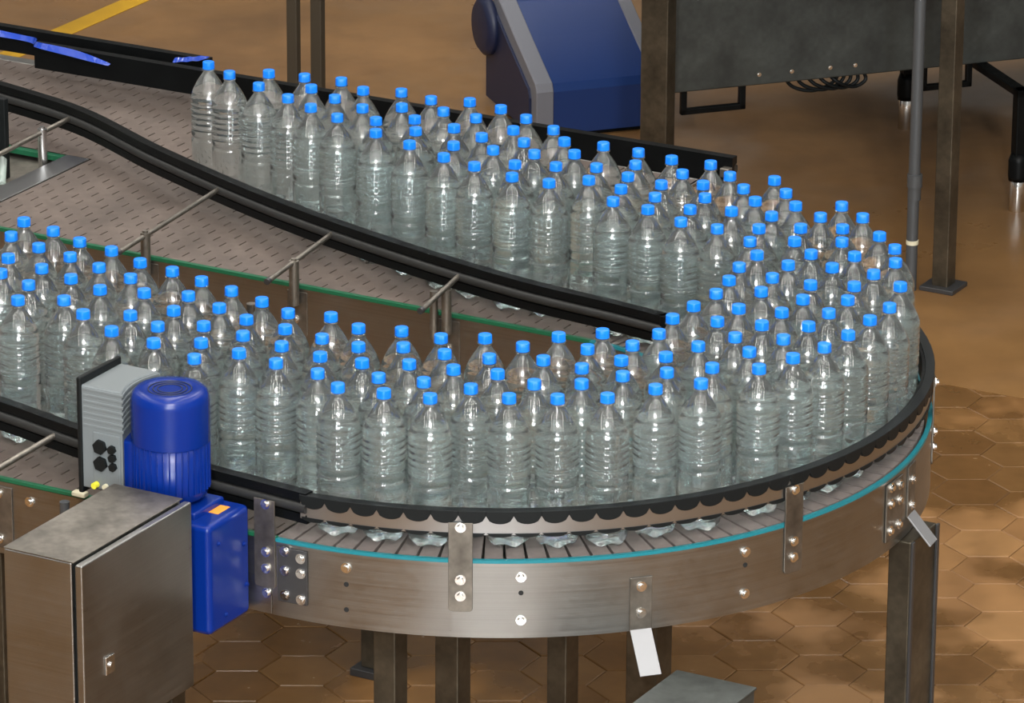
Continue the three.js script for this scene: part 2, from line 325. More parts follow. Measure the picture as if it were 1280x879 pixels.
for (const a of [24.6, 69, 114, 147]) {
  const b = part('guide_bracket', onArc(plate(0.050, 0.886, 1.086, 0.004), a, RW), M.steelDull, curve, 'flat steel bracket carrying the guide rail');
  for (const y of [0.921, 0.958, 1.077]) part('bolt', onArc(boltHead, a, RW + 0.004, y), M.bolt, b);
}
for (const [a, ys, hs] of [[10.2, [0.962], [0.924, 0.866]], [32, [0.964, 0.866], [0.928]], [61.5, [0.962, 0.866], [0.932]], [128, [0.962, 0.866], [0.93]]]) {
  for (const y of ys) part('bolt', onArc(boltHead, a, RW, y), M.bolt, curve);
  for (const y of hs) part('bolt_hole', onArc(holeDisc, a, RW, y), M.hole, curve);
}
{ // joint plates where the bend meets the straight frame and the leg
  const sp = part('splice_plate', onArc(plate(0.070, 0.862, 0.985, 0.004, 0.002), 3, RW), M.steelDark, curve, 'dark joint plate with six bolts');
  for (const [da, y] of [[-1, 0.978], [1.2, 0.968], [-1, 0.934], [1.2, 0.934], [-1, 0.878], [1.2, 0.874]]) part('bolt', onArc(boltHead, 3 + da, RW + 0.004, y), M.bolt, sp);
  const sq = part('splice_plate', onArc(plate(0.085, 0.850, 0.985, 0.004, 0.002), 91, RW), M.steelDull, curve);
  for (const [da, y] of [[-1.4, 0.976], [1.3, 0.968], [-1.4, 0.938], [1.3, 0.932], [-1.4, 0.874], [1.3, 0.874]]) part('bolt', onArc(boltHead, 91 + da, RW + 0.004, y), M.bolt, sq);
}
for (const [a, up] of [[47, 0.026], [97, 0.068]]) { // bent drip-tray hooks
  const hk = new THREE.Group(); hk.name = 'hook_bracket'; hk.userData.label = 'bent steel hook bracket with two bolts'; curve.add(hk);
  part('upright', onArc(plate(0.048, 0.800 + up, Math.min(0.920 + up, 0.99), 0.004, 0.001), a, RW), M.steelDull, hk);
  const flap = box(0.048, 0.118 - up / 2, 0.004, 0, -0.059 + up / 4, 0, 0.001); flap.rotateX(-0.72);
  part('flap', onArc(flap, a, RW + 0.003, 0.802 + up), M.steelSatin, hk);
  for (const y of [0.921, 0.860]) part('bolt', onArc(boltHead, a, RW + 0.004, Math.min(y - 0.01 + up * 0.6, 0.975)), M.bolt, hk);
}
// legs of the bend
for (const [x, z, w, d] of [[0.9825, -0.14, 0.055, 0.14], [0.205, 0.84, 0.055, 0.055], [0.13, 0.437, 0.06, 0.06], [0.335, 0.30, 0.05, 0.06], [0.655, 0.50, 0.075, 0.075]]) {
  const top = d > 0.1 ? 0.822 : 0.95;
  const g = [span(x - w / 2, x + w / 2, 0.02, top, z - d / 2, z + d / 2, 0.004)];
  const lg = part('leg', g, M.columnSteel, curve, 'square steel leg');
  part('foot_plate', span(x - w / 2 - 0.02, x + w / 2 + 0.02, 0.0, 0.02, z - d / 2 - 0.02, z + d / 2 + 0.02, 0.002), M.steelDark, lg);
  if (d > 0.1) for (const zz of [z - d / 2 + 0.005, z + d / 2 - 0.005]) part('flange', span(x + w / 2, x + w / 2 + 0.006, 0.02, top, zz - 0.006, zz + 0.006, 0.001), M.steelDark, lg);
}
part('cross_beam', rod([0.655, 0.90, 0.50], [0.335, 0.90, 0.30], 0.015), M.steelDull, curve);
part('cross_beam', rod([0.205, 0.90, 0.84], [0.13, 0.90, 0.437], 0.015), M.steelDull, curve);

// ---------------------------------------------------------------- slotted belt of the straight tables
function slottedBelt(x0, x1, z0, z1) {
  const cx = 0.0385, cz = 0.072, sw = 0.0040, sl = 0.034, nx = Math.round((x1 - x0) / cx), nz = Math.round((z1 - z0) / cz), p = [];
  const dx = (x1 - x0) / nx, dz = (z1 - z0) / nz;
  const q = (a, b, c, d) => p.push(...a, ...b, ...c, ...a, ...c, ...d);
  for (let i = 0; i < nx; i++) for (let j = 0; j < nz; j++) {
    const X0 = x0 + i * dx, X1 = X0 + dx, Z0 = z0 + j * dz, Z1 = Z0 + dz, sh = (i % 2 ? 0.5 : -0.5) * (dz - sl) * 0.9;
    const a = (X0 + X1) / 2 - sw / 2, b = a + sw, c = (Z0 + Z1) / 2 - sl / 2 + sh, d = c + sl, y = BY, u = BY - 0.012;
    q([X0, y, Z0], [X0, y, Z1], [a, y, Z1], [a, y, Z0]); q([b, y, Z0], [b, y, Z1], [X1, y, Z1], [X1, y, Z0]);
    q([a, y, Z0], [a, y, c], [b, y, c], [b, y, Z0]); q([a, y, d], [a, y, Z1], [b, y, Z1], [b, y, d]);
    q([a, y, c], [a, y, d], [a, u, d], [a, u, c]); q([b, y, d], [b, y, c], [b, u, c], [b, u, d]);
    q([a, y, c], [a, u, c], [b, u, c], [b, y, c]); q([a, y, d], [b, y, d], [b, u, d], [a, u, d]);
  }
  const g = new THREE.BufferGeometry(); g.setAttribute('position', new THREE.Float32BufferAttribute(p, 3)); g.computeVertexNormals(); return boxUV(g);
}
function railPost(parent, x, z, guideZ, y0 = 0.955, y1 = 1.068) {     // clamp post with a cross rod to the guide rail
  const o = new THREE.Group(); o.name = 'guide_post'; o.userData.label = 'round steel clamp post with cross rod'; parent.add(o);
  part('post', [rod([x, y0, z], [x, y1, z], 0.0125), rod([x, y1, z], [x, y1 + 0.006, z], 0.007)], M.steelDull, o);
  part('post_plate', plate(0.055, 0.87, 0.985, 0.004).translate(x, 0, z - 0.016), M.steelDull, o);
  const b1 = boltHead.clone(); b1.translate(x - 0.004, 0.915, z - 0.012); part('bolt', b1, M.bolt, o);
  const near = z + 0.115;
  part('rod', rod([x, 1.052, near], [x, 1.086, guideZ], 0.0065), M.steelDull, o);
  part('rod_knob', rod([x, 1.0515, near + 0.012], [x, 1.0525, near], 0.008), M.steelDark, o);
}
// a straight guide rail: black plastic with a steel bar clipped behind it
function guideRail(parent, path, side, label) {
  const f = side, P = pts => pts.map(([o, y]) => [o * f, y]);
  part('guide_strip', sweep(path, P([[-0.012, 1.046], [0.010, 1.046], [0.010, 1.066], [0.000, 1.070], [0.000, 1.092], [0.014, 1.096], [0.014, 1.116], [-0.012, 1.116]]), 0.4), M.black, parent, label);
  part('guide_bar', sweep(path, P([[0.000, 1.071], [0.015, 1.0715], [0.019, 1.076], [0.019, 1.087], [0.015, 1.0915], [0.000, 1.0915]]), 0.9), M.barDark, parent, 'dark steel bar clipped behind the guide strip');
}

// back table
const back = thing('infeed_table', 'wide straight conveyor table with slotted taupe belt and S-shaped black divider rail', 'conveyor');
const ZB = -1.67, XE = -0.35, XL = -3.2;
part('belt', slottedBelt(-1.795, XE, ZB, -R0 - 0.008), M.belt, back, 'taupe slotted plastic belt');
part('belt', slottedBelt(XL, -1.795, ZB, -1.038), M.belt, back);
part('belt', slottedBelt(XE, -0.002, -R1 + 0.008, -R0 - 0.008), M.belt, back);
part('under_deck', [span(XL, XE, 0.955, 0.975, ZB, -R0 - 0.008, 0), span(XE, -0.002, 0.955, 0.975, -R1, -R0 - 0.008, 0)], M.steelDull, back);
part('side_wall', span(XL, 0, 0.825, 0.997, -R0 - 0.003, -R0 + 0.003, 0.001), M.steel, back, 'straight steel side wall facing the gap');
part('wear_strip', span(XL, 0, 0.994, 1.004, -R0 - 0.007, -R0 + 0.005, 0.001), M.green, back, 'thin green plastic wear strip');
part('side_wall', span(XL, XE, 0.825, 1.000, ZB - 0.045, ZB - 0.002, 0.002), M.steel, back);
part('side_wall', [span(XE, 0, 0.825, 0.997, -R1 - 0.009, -R1 - 0.003, 0.001), span(XE, XE + 0.006, 0.825, 0.997, ZB, -R1 - 0.003, 0.001)], M.steel, back);
part('wear_strip', span(XE, 0, 0.994, 1.004, -R1 - 0.009, -R1 + 0.003, 0.001), M.green, back);
const dividerPath = smoothPath([[-2.75, -1.27], [-2.45, -1.235], [-2.17, -1.172], [-1.866, -1.088], [-1.49, -0.898], [-1.01, -0.692], [-0.587, -0.556], [-0.19, -0.462], [0.07, -0.430], [0.215, -0.408]], 90);
guideRail(back, dividerPath, 1, 'black plastic divider rail bending in an S');
part('divider_end', [rod([0.215, 1.046, -0.405], [0.215, 1.116, -0.405], 0.013)], M.black, back);
guideRail(back, [[-2.30, -1.535], [-1.2, -1.548], [-0.19, -1.566]], -1, 'straight black rear guide rail');
guideRail(back, [[-3.2, -1.62], [-2.5, -1.63], [-1.81, -1.64]], -1, 'straight black rear guide rail partly wrapped in blue film');
for (const x of [-1.0, -0.6]) part('rear_guide_bracket', [span(x - 0.02, x + 0.02, 0.90, 1.035, -1.722, -1.718, 0.001), rod([x, 1.02, -1.718], [x, 1.060, -1.555], 0.006)], M.steelDull, back);
for (const x of [-2.62, -3.0]) part('rear_guide_bracket', [span(x - 0.02, x + 0.02, 0.90, 1.035, -1.722, -1.718, 0.001), rod([x, 1.02, -1.718], [x, 1.060, -1.635], 0.006)], M.steelDull, back);
part('end_clamp', [span(-0.215, -0.19, 1.068, 1.092, -1.556, -1.53, 0.003)], M.steelDull, back);
railPost(back, -1.235, -0.43, -0.79); railPost(back, -0.808, -0.43, -0.62); railPost(back, -0.383, -0.43, -0.50);
// second clamp post beside the right-hand one
{ const o = new THREE.Group(); o.name = 'guide_post'; back.add(o); part('post', rod([-0.415, 0.94, -0.425], [-0.415, 1.06, -0.425], 0.010), M.steelDull, o); }
// legs of the table
for (const [x, z] of [[-1.6, -0.50], [-1.6, -1.62], [-0.62, -0.50], [-0.45, -1.62], [-2.9, -0.50], [-2.9, -1.62]]) {
  const lg = part('leg', span(x - 0.03, x + 0.03, 0.02, 0.955, z - 0.03, z + 0.03, 0.004), M.columnSteel, back);
  part('foot_plate', span(x - 0.05, x + 0.05, 0, 0.02, z - 0.05, z + 0.05, 0.002), M.steelDark, lg);
}
{ // dead plate and the open end of the neighbouring belt at the left
  const dp = part('dead_plate', span(-1.868, -1.797, 0.992, 1.003, -1.030, -0.46, 0.001), M.steelStrip, back, 'polished steel transfer plate between two belts');
  part('wear_strip', span(XL, -1.870, 0.985, 0.999, -1.036, -1.016, 0.001), M.green, back);
  const o = new THREE.Group(); o.name = 'guide_post'; back.add(o);
  part('post', [rod([-1.892, 0.975, -0.955], [-1.892, 1.090, -0.955], 0.0125), rod([-1.892, 1.09, -0.955], [-1.892, 1.096, -0.955], 0.007)], M.steelBright, o);
  part('rod', rod([-1.892, 1.070, -0.60], [-1.892, 1.084, -1.085], 0.0065), M.steelDull, o);
  part('clear_hose', tube([[-2.02, 0.98, -0.95], [-2.0, 1.03, -0.93], [-1.95, 1.03, -0.86], [-1.915, 0.98, -0.80]], 0.010), M.clearTube, back, 'clear plastic hose');
  void dp;
}

// front lane
const front = thing('outfeed_conveyor', 'straight stainless conveyor lane with green edge strip leading away from the bend', 'conveyor');
part('belt', slottedBelt(-2.2, -0.50, 0.20, R1 - 0.008), M.belt, front, 'taupe slotted plastic belt');
part('belt', slottedBelt(-0.50, -0.002, R0 + 0.008, R1 - 0.008), M.belt, front);
part('under_deck', [span(-2.2, -0.5, 0.955, 0.975, 0.20, R1 - 0.003, 0), span(-0.5, -0.002, 0.955, 0.975, R0, R1 - 0.003, 0)], M.steelDull, front);
part('side_wall', span(-2.2, -0.002, 0.825, 0.997, R1 + 0.003, R1 + 0.009, 0.001), M.steel, front, 'straight steel side wall');
part('wear_strip', span(-2.2, 0.01, 0.994, 1.004, R1 - 0.003, R1 + 0.009, 0.001), M.green, front, 'thin green plastic wear strip');
part('side_wall', [span(-2.2, -0.5, 0.825, 0.997, 0.19, 0.196, 0.001), span(-0.506, -0.5, 0.825, 0.997, 0.19, R0, 0.001), span(-0.5, -0.002, 0.825, 0.997, R0 - 0.009, R0 - 0.003, 0.001)], M.steel, front);
guideRail(front, smoothPath([[-2.2, 0.60], [-1.5, 0.70], [-0.797, 0.827], [-0.542, 0.888], [-0.25, 0.938], [0.085, 0.972]], 60), 1, 'black plastic outer guide rail');
guideRail(front, smoothPath([[-2.2, 0.02], [-1.5, 0.13], [-1.1, 0.222], [-0.7, 0.325], [-0.4, 0.385], [-0.1, 0.43]], 50), -1, 'black plastic inner guide rail behind the bottles');
{
  const o = new THREE.Group(); o.name = 'guide_post'; front.add(o);
  part('post', [rod([-0.60, 0.93, 0.10], [-0.60, 1.155, 0.10], 0.011), span(-0.63, -0.57, 0.92, 0.935, 0.09, 0.19, 0.002)], M.steelDull, o);
  part('rod', rod([-0.60, 1.10, 0.05], [-0.60, 1.085, 0.335], 0.006), M.steelDull, o);
  const b = part('guide_bracket', plate(0.050, 0.886, 1.086, 0.004).translate(-0.016, 0, R1 + 0.009), M.steelDull, front, 'flat steel bracket carrying the guide rail');
  for (const y of [0.93, 0.968, 1.077]) { const g = boltHead.clone(); g.translate(-0.012, y, R1 + 0.013); part('bolt', g, M.bolt, b); }
  const g = boltHead.clone(); g.translate(-0.013, 0.872, R1 + 0.009); part('bolt', g, M.bolt, front);
  for (const [x, y] of [[-0.075, 0.965], [-0.62, 0.962], [-0.62, 0.866]]) { const q = boltHead.clone(); q.translate(x, y, R1 + 0.009); part('bolt', q, M.bolt, front); }
  part('rod', rod([-0.70, 1.02, 1.18], [-0.62, 1.083, 0.885], 0.007), M.steelDull, front);
  part('joint_plate', span(-0.75, -0.665, 0.84, 0.985, R1 + 0.009, R1 + 0.013, 0.001), M.steelDull, front);
  for (const y of [0.968, 0.862]) { const q = boltHead.clone(); q.translate(-0.70, y, R1 + 0.013); part('bolt', q, M.bolt, front); }
  part('sensor', [rod([-0.50, 0.95, 1.03], [-0.50, 1.0, 1.03], 0.011), span(-0.512, -0.488, 0.94, 0.96, 0.988, 1.03, 0.002)], M.conduit, front, 'small grey sensor below the green strip');
  part('cable_clip', [span(-0.50, -0.465, 1.004, 1.016, 0.985, 1.005, 0.004)], M.cream, front);
  for (const [x, z] of [[-1.7, 0.25], [-1.7, 0.93], [-0.75, 0.25], [-0.75, 0.93]]) {
    const lg = part('leg', span(x - 0.03, x + 0.03, 0.02, 0.955, z - 0.03, z + 0.03, 0.004), M.columnSteel, front);
    part('foot_plate', span(x - 0.05, x + 0.05, 0, 0.02, z - 0.05, z + 0.05, 0.002), M.steelDark, lg);
  }
}

// ---------------------------------------------------------------- bottles
const bottleGeo = (() => {
  const R = 0.0472, p = [[0, 0.010], [0.010, 0.0085], [0.020, 0.004], [0.030, 0.0], [0.037, 0.0], [0.042, 0.004], [0.0455, 0.011], [R, 0.020]];
  const groove = (y, h, d) => { p.push([R, y - h], [R - d * 0.5, y - h * 0.45], [R - d, y], [R - d * 0.5, y + h * 0.45], [R, y + h]); };
  groove(0.034, 0.005, 0.0014); groove(0.050, 0.005, 0.0014);
  p.push([R, 0.062], [R - 0.0008, 0.068], [R - 0.0008, 0.118], [R, 0.124]);
  groove(0.138, 0.007, 0.0032);
  for (let k = 0; k < 6; k++) groove(0.158 + k * 0.0145, 0.0058, 0.0017);
  p.push([R, 0.240], [0.0462, 0.247], [0.0435, 0.2555], [0.0395, 0.2645], [0.0345, 0.2745], [0.0285, 0.2850], [0.0222, 0.2945], [0.0172, 0.3010], [0.0142, 0.3060], [0.0133, 0.3100]);
  p.push([0.0133, 0.3120], [0.0163, 0.3125], [0.0165, 0.3140], [0.0133, 0.3148], [0.0128, 0.3155], [0, 0.3155]);
  const seg = 32, g = new THREE.LatheGeometry(p.map(q => new THREE.Vector2(...q)), seg), a = g.attributes.position;
  for (let i = 0; i < a.count; i++) {                    // five-lobed foot
    const x = a.getX(i), y = a.getY(i), z = a.getZ(i), r = Math.hypot(x, z); if (y > 0.02 || r < 0.005) continue;
    const f = Math.cos(5 * Math.atan2(x, z)), w = S(0.006, 0.03, r) * (1 - S(0.040, 0.0472, r));
    a.setY(i, y + 0.0075 * w * (0.5 - 0.5 * f));
  }
  g.computeVertexNormals();
  const nn = g.attributes.normal, rows = p.length;      // close the seam of the lathe
  for (let k = 0; k < rows; k++) { const i = k, j = seg * rows + k; const v = new THREE.Vector3(nn.getX(i) + nn.getX(j), nn.getY(i) + nn.getY(j), nn.getZ(i) + nn.getZ(j)).normalize(); nn.setXYZ(i, v.x, v.y, v.z); nn.setXYZ(j, v.x, v.y, v.z); }
  return g;
})();
const capGeo = (() => {
  const g = new THREE.LatheGeometry([[0.0128, 0.3158], [0.0152, 0.3158], [0.0153, 0.3195], [0.0149, 0.3200], [0.0152, 0.3206], [0.0150, 0.3318], [0.0142, 0.3336], [0.0120, 0.3342], [0, 0.3342]].map(q => new THREE.Vector2(...q)), 40);
  const a = g.attributes.position;
  for (let i = 0; i < a.count; i++) { const y = a.getY(i), x = a.getX(i), z = a.getZ(i); if (y > 0.3203 && y < 0.333) { const k = 1 - 0.025 * (i / 9 | 0) % 2; void k; const f = Math.floor(i / 9) % 2 ? 0.975 : 1; a.setX(i, x * f); a.setZ(i, z * f); } }
  return toCreasedNormals(plain(g), 0.7);
})();
const bottle0 = new THREE.Group();
part('body', bottleGeo, M.bottle, bottle0); part('cap', capGeo, M.cap, bottle0, 'bright blue screw cap');
const SPOTS = [
  -672,-1051,-1039,-1043,-576,-1038,-860,-1036,-1137,-1026,-764,-1018,-1233,-1010,-951,-1002,-483,-999,-1405,-997,-1073,-953,-1314,-952,-380,-951,-689,-949,-592,-941,-795,-927,-977,-908,-1196,-902,-464,-900,-213,-898,
  80,-895,-115,-894,-19,-883,-312,-882,-876,-872,267,-862,-717,-856,-1080,-852,-598,-842,160,-839,-394,-827,-503,-812,-989,-812,-243,-806,-76,-805,54,-798,-793,-797,334,-788,-890,-774,-667,-774,
  232,-768,490,-766,-327,-758,136,-746,-147,-739,-428,-735,-529,-719,-48,-713,-744,-713,396,-713,570,-712,49,-699,-235,-698,298,-698,-625,-672,483,-667,184,-662,-327,-662,-116,-643,-503,-626,
  -18,-621,381,-617,565,-615,662,-609,80,-608,284,-602,-405,-602,-187,-576,-286,-574,479,-570,194,-566,732,-543,10,-529,605,-528,397,-519,109,-516,509,-478,218,-473,314,-470,774,-456,
  674,-451,421,-425,582,-414,766,-358,665,-353,478,-347,571,-319,854,-311,764,-261,481,-251,579,-222,675,-221,894,-170,792,-169,503,-157,600,-124,704,-123,892,-73,794,-69,519,-62,
  702,-21,608,3,793,31,514,38,893,39,701,75,606,103,512,135,783,135,883,137,686,175,854,232,532,238,755,244,643,267,-1100,286,424,296,-1003,309,821,329,517,333,
  -907,344,613,361,-809,361,-1159,363,352,364,731,373,-1066,388,-707,399,444,403,-612,413,-966,423,541,430,-519,437,-867,443,661,448,218,452,315,458,-425,461,755,472,-769,473,
  -328,489,-144,499,-667,500,135,500,38,503,395,512,589,514,491,515,-983,521,-238,525,-53,534,-490,537,-877,543,687,550,289,560,-586,569,-781,569,-388,571,192,583,93,590,
  -683,600,536,600,-295,607,-938,617,-189,618,-88,630,352,636,8,637,-465,637,624,648,-839,652,450,652,257,659,158,677,-354,689,-713,699,-246,700,536,706,-531,710,-138,716,
  67,721,-32,731,-439,742,347,743,-801,750,446,754,-625,755,241,758,144,782,-300,785,-194,800,-92,814,-510,817,18,824,-389,836,302,837,202,859,-259,877,100,877];
const CB = 'clear ribbed water bottle with blue cap ';
function which(x, z) {
  const r = Math.hypot(x, z), zd = -0.43 - 0.40 * Math.max(0, -x - 0.2) - 0.05;
  if (x > 0) return r > 0.855 ? [CB + 'pressed against the curved segmented rail', 'bottles along the curved rail']
    : r < 0.56 ? [CB + 'on the inner edge of the curved belt', 'bottles on the inner edge of the bend'] : [CB + 'amid the crowd on the curved belt', 'bottles amid the crowd on the bend'];
  if (z < 0) return x < -1.38 ? [CB + 'last in the queue on the wide table', null] : z < -0.985 ? [CB + 'in the row nearest the straight rear rail', 'bottles nearest the rear rail']
    : z > zd - 0.09 ? [CB + 'lined up along the S-shaped divider rail', 'bottles along the divider rail'] : [CB + 'in the middle of the wide table crowd', 'bottles in the middle of the wide table'];
  const zo = 0.827 + (x + 0.797) * 0.19, zi = 0.30 + (x + 1.1) * 0.26;
  return z > zo - 0.12 ? [CB + 'along the rail behind the inverter and motor', 'bottles along the straight outer rail']
    : z < zi + 0.05 ? [CB + 'on the straight lane facing the table side wall', 'bottles on the inner side of the straight lane'] : [CB + 'in the middle of the straight front lane', 'bottles in the middle of the straight lane'];
}
for (let i = 0; i < SPOTS.length; i += 2) {
  const x = SPOTS[i] / 1000, z = SPOTS[i + 1] / 1000, [label, group] = which(x, z);
  const b = bottle0.clone(); b.name = numbered('water_bottle'); b.position.set(x, BY, z); b.rotation.y = rnd() * 6.28;
  b.userData = { label, category: 'bottle' }; if (group) b.userData.group = group; scene.add(b);
}

// ---------------------------------------------------------------- gear motor, inverter, cabinet
{
  const t = thing('gear_motor', 'blue electric gear motor standing upright beside the conveyor with orange sticker', 'motor', [-0.192, 0.82, 1.078]);
  const gb = part('gearbox', [box(0.245, 0.250, 0.165, 0.022, 0.128, 0, 0.014), box(0.17, 0.02, 0.12, 0.01, 0.258, 0, 0.006)], M.motorBlue, t, 'blue cast gearbox');
  for (const [y, z] of [[0.205, 0.045], [0.075, -0.062], [0.035, 0.02], [0.17, -0.055]]) { const b = boltHead.clone(); b.scale(0.55, 0.55, 0.6); b.rotateY(Math.PI / 2); b.translate(0.1445, y, z); part('bolt', b, M.motorBlue, gb); }
  part('sticker', box(0.036, 0.0008, 0.048, 0.101, 0.2534, -0.018, 0), M.orange, t, 'orange sticker');
  const my = 0.268;
  part('motor_body', lathe([[0, my], [0.060, my], [0.076, my + 0.012], [0.0795, my + 0.03], [0.0795, my + 0.135], [0, my + 0.135]], 40), M.motorBlue, t);
  const fin = box(0.0035, 0.105, 0.008, 0, 0, 0.0795, 0.001);
  for (let k = 0; k < 36; k++) { const g = fin.clone(); g.rotateY(k * Math.PI / 18); g.translate(0, my + 0.080, 0); part('cooling_fin', g, M.motorBlue, t); }
  part('fan_cowl', lathe([[0.078, my + 0.130], [0.084, my + 0.132], [0.084, my + 0.222], [0.080, my + 0.238], [0.071, my + 0.246], [0.052, my + 0.2475], [0.050, my + 0.244], [0.020, my + 0.244], [0, my + 0.244]], 56), M.motorBlue, t, 'smooth blue fan cowl');
  part('cowl_grille', [...[0.046, 0.036, 0.026].map(r => { const g = new THREE.TorusGeometry(r, 0.0016, 6, 32); g.rotateX(Math.PI / 2); g.translate(0, my + 0.2448, 0); return boxUV(g); })], M.machineBlueDark, t);
  part('terminal_box', box(0.05, 0.115, 0.10, -0.088, my + 0.07, 0.0, 0.006), M.motorBlue, t);
  part('shaft', rod([0.02, 0.13, -0.083], [0.02, 0.13, -0.095], 0.03), M.steelDark, t);
}
{
  const t = thing('frequency_inverter', 'light grey ribbed frequency inverter box mounted beside the blue motor', 'inverter', [-0.318, 1.085, 1.062]);
  part('back_plate', box(0.012, 0.262, 0.160, -0.063, 0.128, 0.001, 0.004), M.rubber, t, 'black back plate');
  // body with a concave side that follows the motor
  const prof = []; for (let k = 0; k <= 8; k++) { const z = -0.074 + 0.148 * k / 8; prof.push([0.040 - 0.020 * Math.cos((z + 0.01) / 0.074 * 1.4) , z]); }
  const shape = [[-0.057, -0.074], ...prof, [-0.057, 0.074]].map(([x, z]) => [x, -z]);
  const body = extrude(shape, 0.232, 0.003); body.rotateX(-Math.PI / 2); body.translate(0, 0.010, 0);
  part('housing', body, M.inverterGrey, t, 'light grey housing');
  const ribShape = shape.map(([x, z]) => [x < -0.05 ? x + 0.004 : x + 0.006, z * 1.04]);
  for (let k = 0; k < 7; k++) { const g = extrude(ribShape, 0.0065, 0.001); g.rotateX(-Math.PI / 2); g.translate(0, 0.150 + k * 0.0135, 0); part('cooling_rib', g, M.inverterGrey, t); }
  const fp = part('port_panel', box(0.068, 0.128, 0.006, 0.004, 0.078, 0.0765, 0.002), M.inverterGrey, t);
  const plug = (x, y, r) => { const g = new THREE.CylinderGeometry(r, r, 0.010, 6); g.rotateX(Math.PI / 2); g.rotateZ(0.3); g.translate(x, y, 0.083); part('port_plug', boxUV(g), M.rubber, fp, 'black port plug'); };
  plug(-0.010, 0.112, 0.0165); plug(-0.009, 0.074, 0.0165); plug(0.020, 0.111, 0.0100); plug(0.021, 0.092, 0.0095); plug(0.022, 0.072, 0.0095);
  part('rating_plate', box(0.014, 0.036, 0.002, -0.046, 0.118, 0.0745, 0.0005), M.inverterPlate, t);
  const y1 = part('cable_gland', rod([-0.022, 0.024, 0.074], [-0.022, 0.024, 0.092], 0.007), M.yellowCap, t, 'yellow gland cap'); void y1;
  part('cable_gland', rod([0.002, 0.024, 0.074], [0.002, 0.024, 0.088], 0.006), M.cream, t);
  part('mount', box(0.05, 0.03, 0.06, 0.055, 0.02, 0.01, 0.003), M.inverterGrey, t);
}
{
  const t = thing('control_cabinet', 'brushed stainless steel control cabinet with dusty top and latched door', 'cabinet', [-0.157, 0.735, 1.418]);
  const H = 0.415, x0 = -0.092, x1 = 0.074, z0 = -0.204, z1 = 0.206;
  part('housing', span(x0, x1, 0, H, z0, z1, 0.004), M.steel, t);
  part('top_sheet', span(x0, x1 + 0.006, H, H + 0.003, z0, z1, 0.001), M.steelDull, t, 'dusty steel top');
  part('seal', span(x1, x1 + 0.008, 0.008, H - 0.008, z0 + 0.008, z1 - 0.008, 0.001), M.rubber, t);
  const d = part('door', span(x1 + 0.008, x1 + 0.026, -0.004, H - 0.002, z0 - 0.003, z1 + 0.001, 0.004), M.steel, t, 'steel door');
  part('latch', [span(x1 + 0.026, x1 + 0.030, 0.145, 0.185, 0.100, 0.132, 0.0015), rod([x1 + 0.029, 0.165, 0.116], [x1 + 0.034, 0.165, 0.116], 0.006)], M.steelBright, d, 'small square latch');
  part('stand', [span(-0.03, 0.03, -0.735, 0, -0.03, 0.03, 0.003), span(-0.08, 0.08, -0.735, -0.725, -0.08, 0.08, 0.002)], M.steelDull, t);
}
{
  const t = thing('junction_box', 'dark grey metal junction box standing low beside the curved conveyor', 'box', [0.905, 0, 0.885]);
  part('housing', span(-0.092, 0.092, 0.42, 0.745, -0.212, 0.21, 0.004), M.boxGrey, t);
  part('lid', span(-0.095, 0.095, 0.745, 0.751, -0.215, 0.213, 0.002), M.boxGrey, t);
  part('stand', [span(-0.03, 0.03, 0.01, 0.42, -0.03, 0.03, 0.002), span(-0.08, 0.08, 0, 0.01, -0.08, 0.08, 0.001)], M.steelDark, t);
}

// ---------------------------------------------------------------- blue film on the rear rail
{
  const strip = (pts, w) => { const c = new THREE.CatmullRomCurve3(pts.map(p => new THREE.Vector3(...p))), n = 40, q = c.getPoints(n), pos = [];
    for (let i = 0; i < n; i++) { const A = q[i], B = q[i + 1], wa = w * (0.85 + 0.15 * Math.sin(i * 0.5)) * Math.min(1, (n - i) / 8 + 0.15), wb = w * (0.85 + 0.15 * Math.sin(i * 0.5 + 0.5)) * Math.min(1, (n - i - 1) / 8 + 0.15);
      const a0 = [A.x, A.y + wa, A.z], a1 = [A.x, A.y - wa, A.z + 0.012], b0 = [B.x, B.y + wb, B.z], b1 = [B.x, B.y - wb, B.z + 0.012];
      pos.push(...a0, ...a1, ...b1, ...a0, ...b1, ...b0); }
    const g = new THREE.BufferGeometry(); g.setAttribute('position', new THREE.Float32BufferAttribute(pos, 3)); g.computeVertexNormals(); return boxUV(g); };
  const t = thing('protective_film', 'crumpled blue plastic film hanging along the black rear rail', 'plastic film');
  part('film', strip([[-2.75, 1.104, -1.606], [-2.473, 1.100, -1.606], [-2.36, 1.097, -1.606], [-2.315, 1.108, -1.56], [-2.275, 1.122, -1.505], [-2.158, 1.115, -1.505], [-2.081, 1.106, -1.505], [-2.04, 1.100, -1.505]], 0.0085), M.filmBlue, t);
  part('film_end', strip([[-1.90, 1.108, -1.606], [-1.84, 1.121, -1.603], [-1.785, 1.134, -1.60]], 0.006), M.filmBlue, t);
}

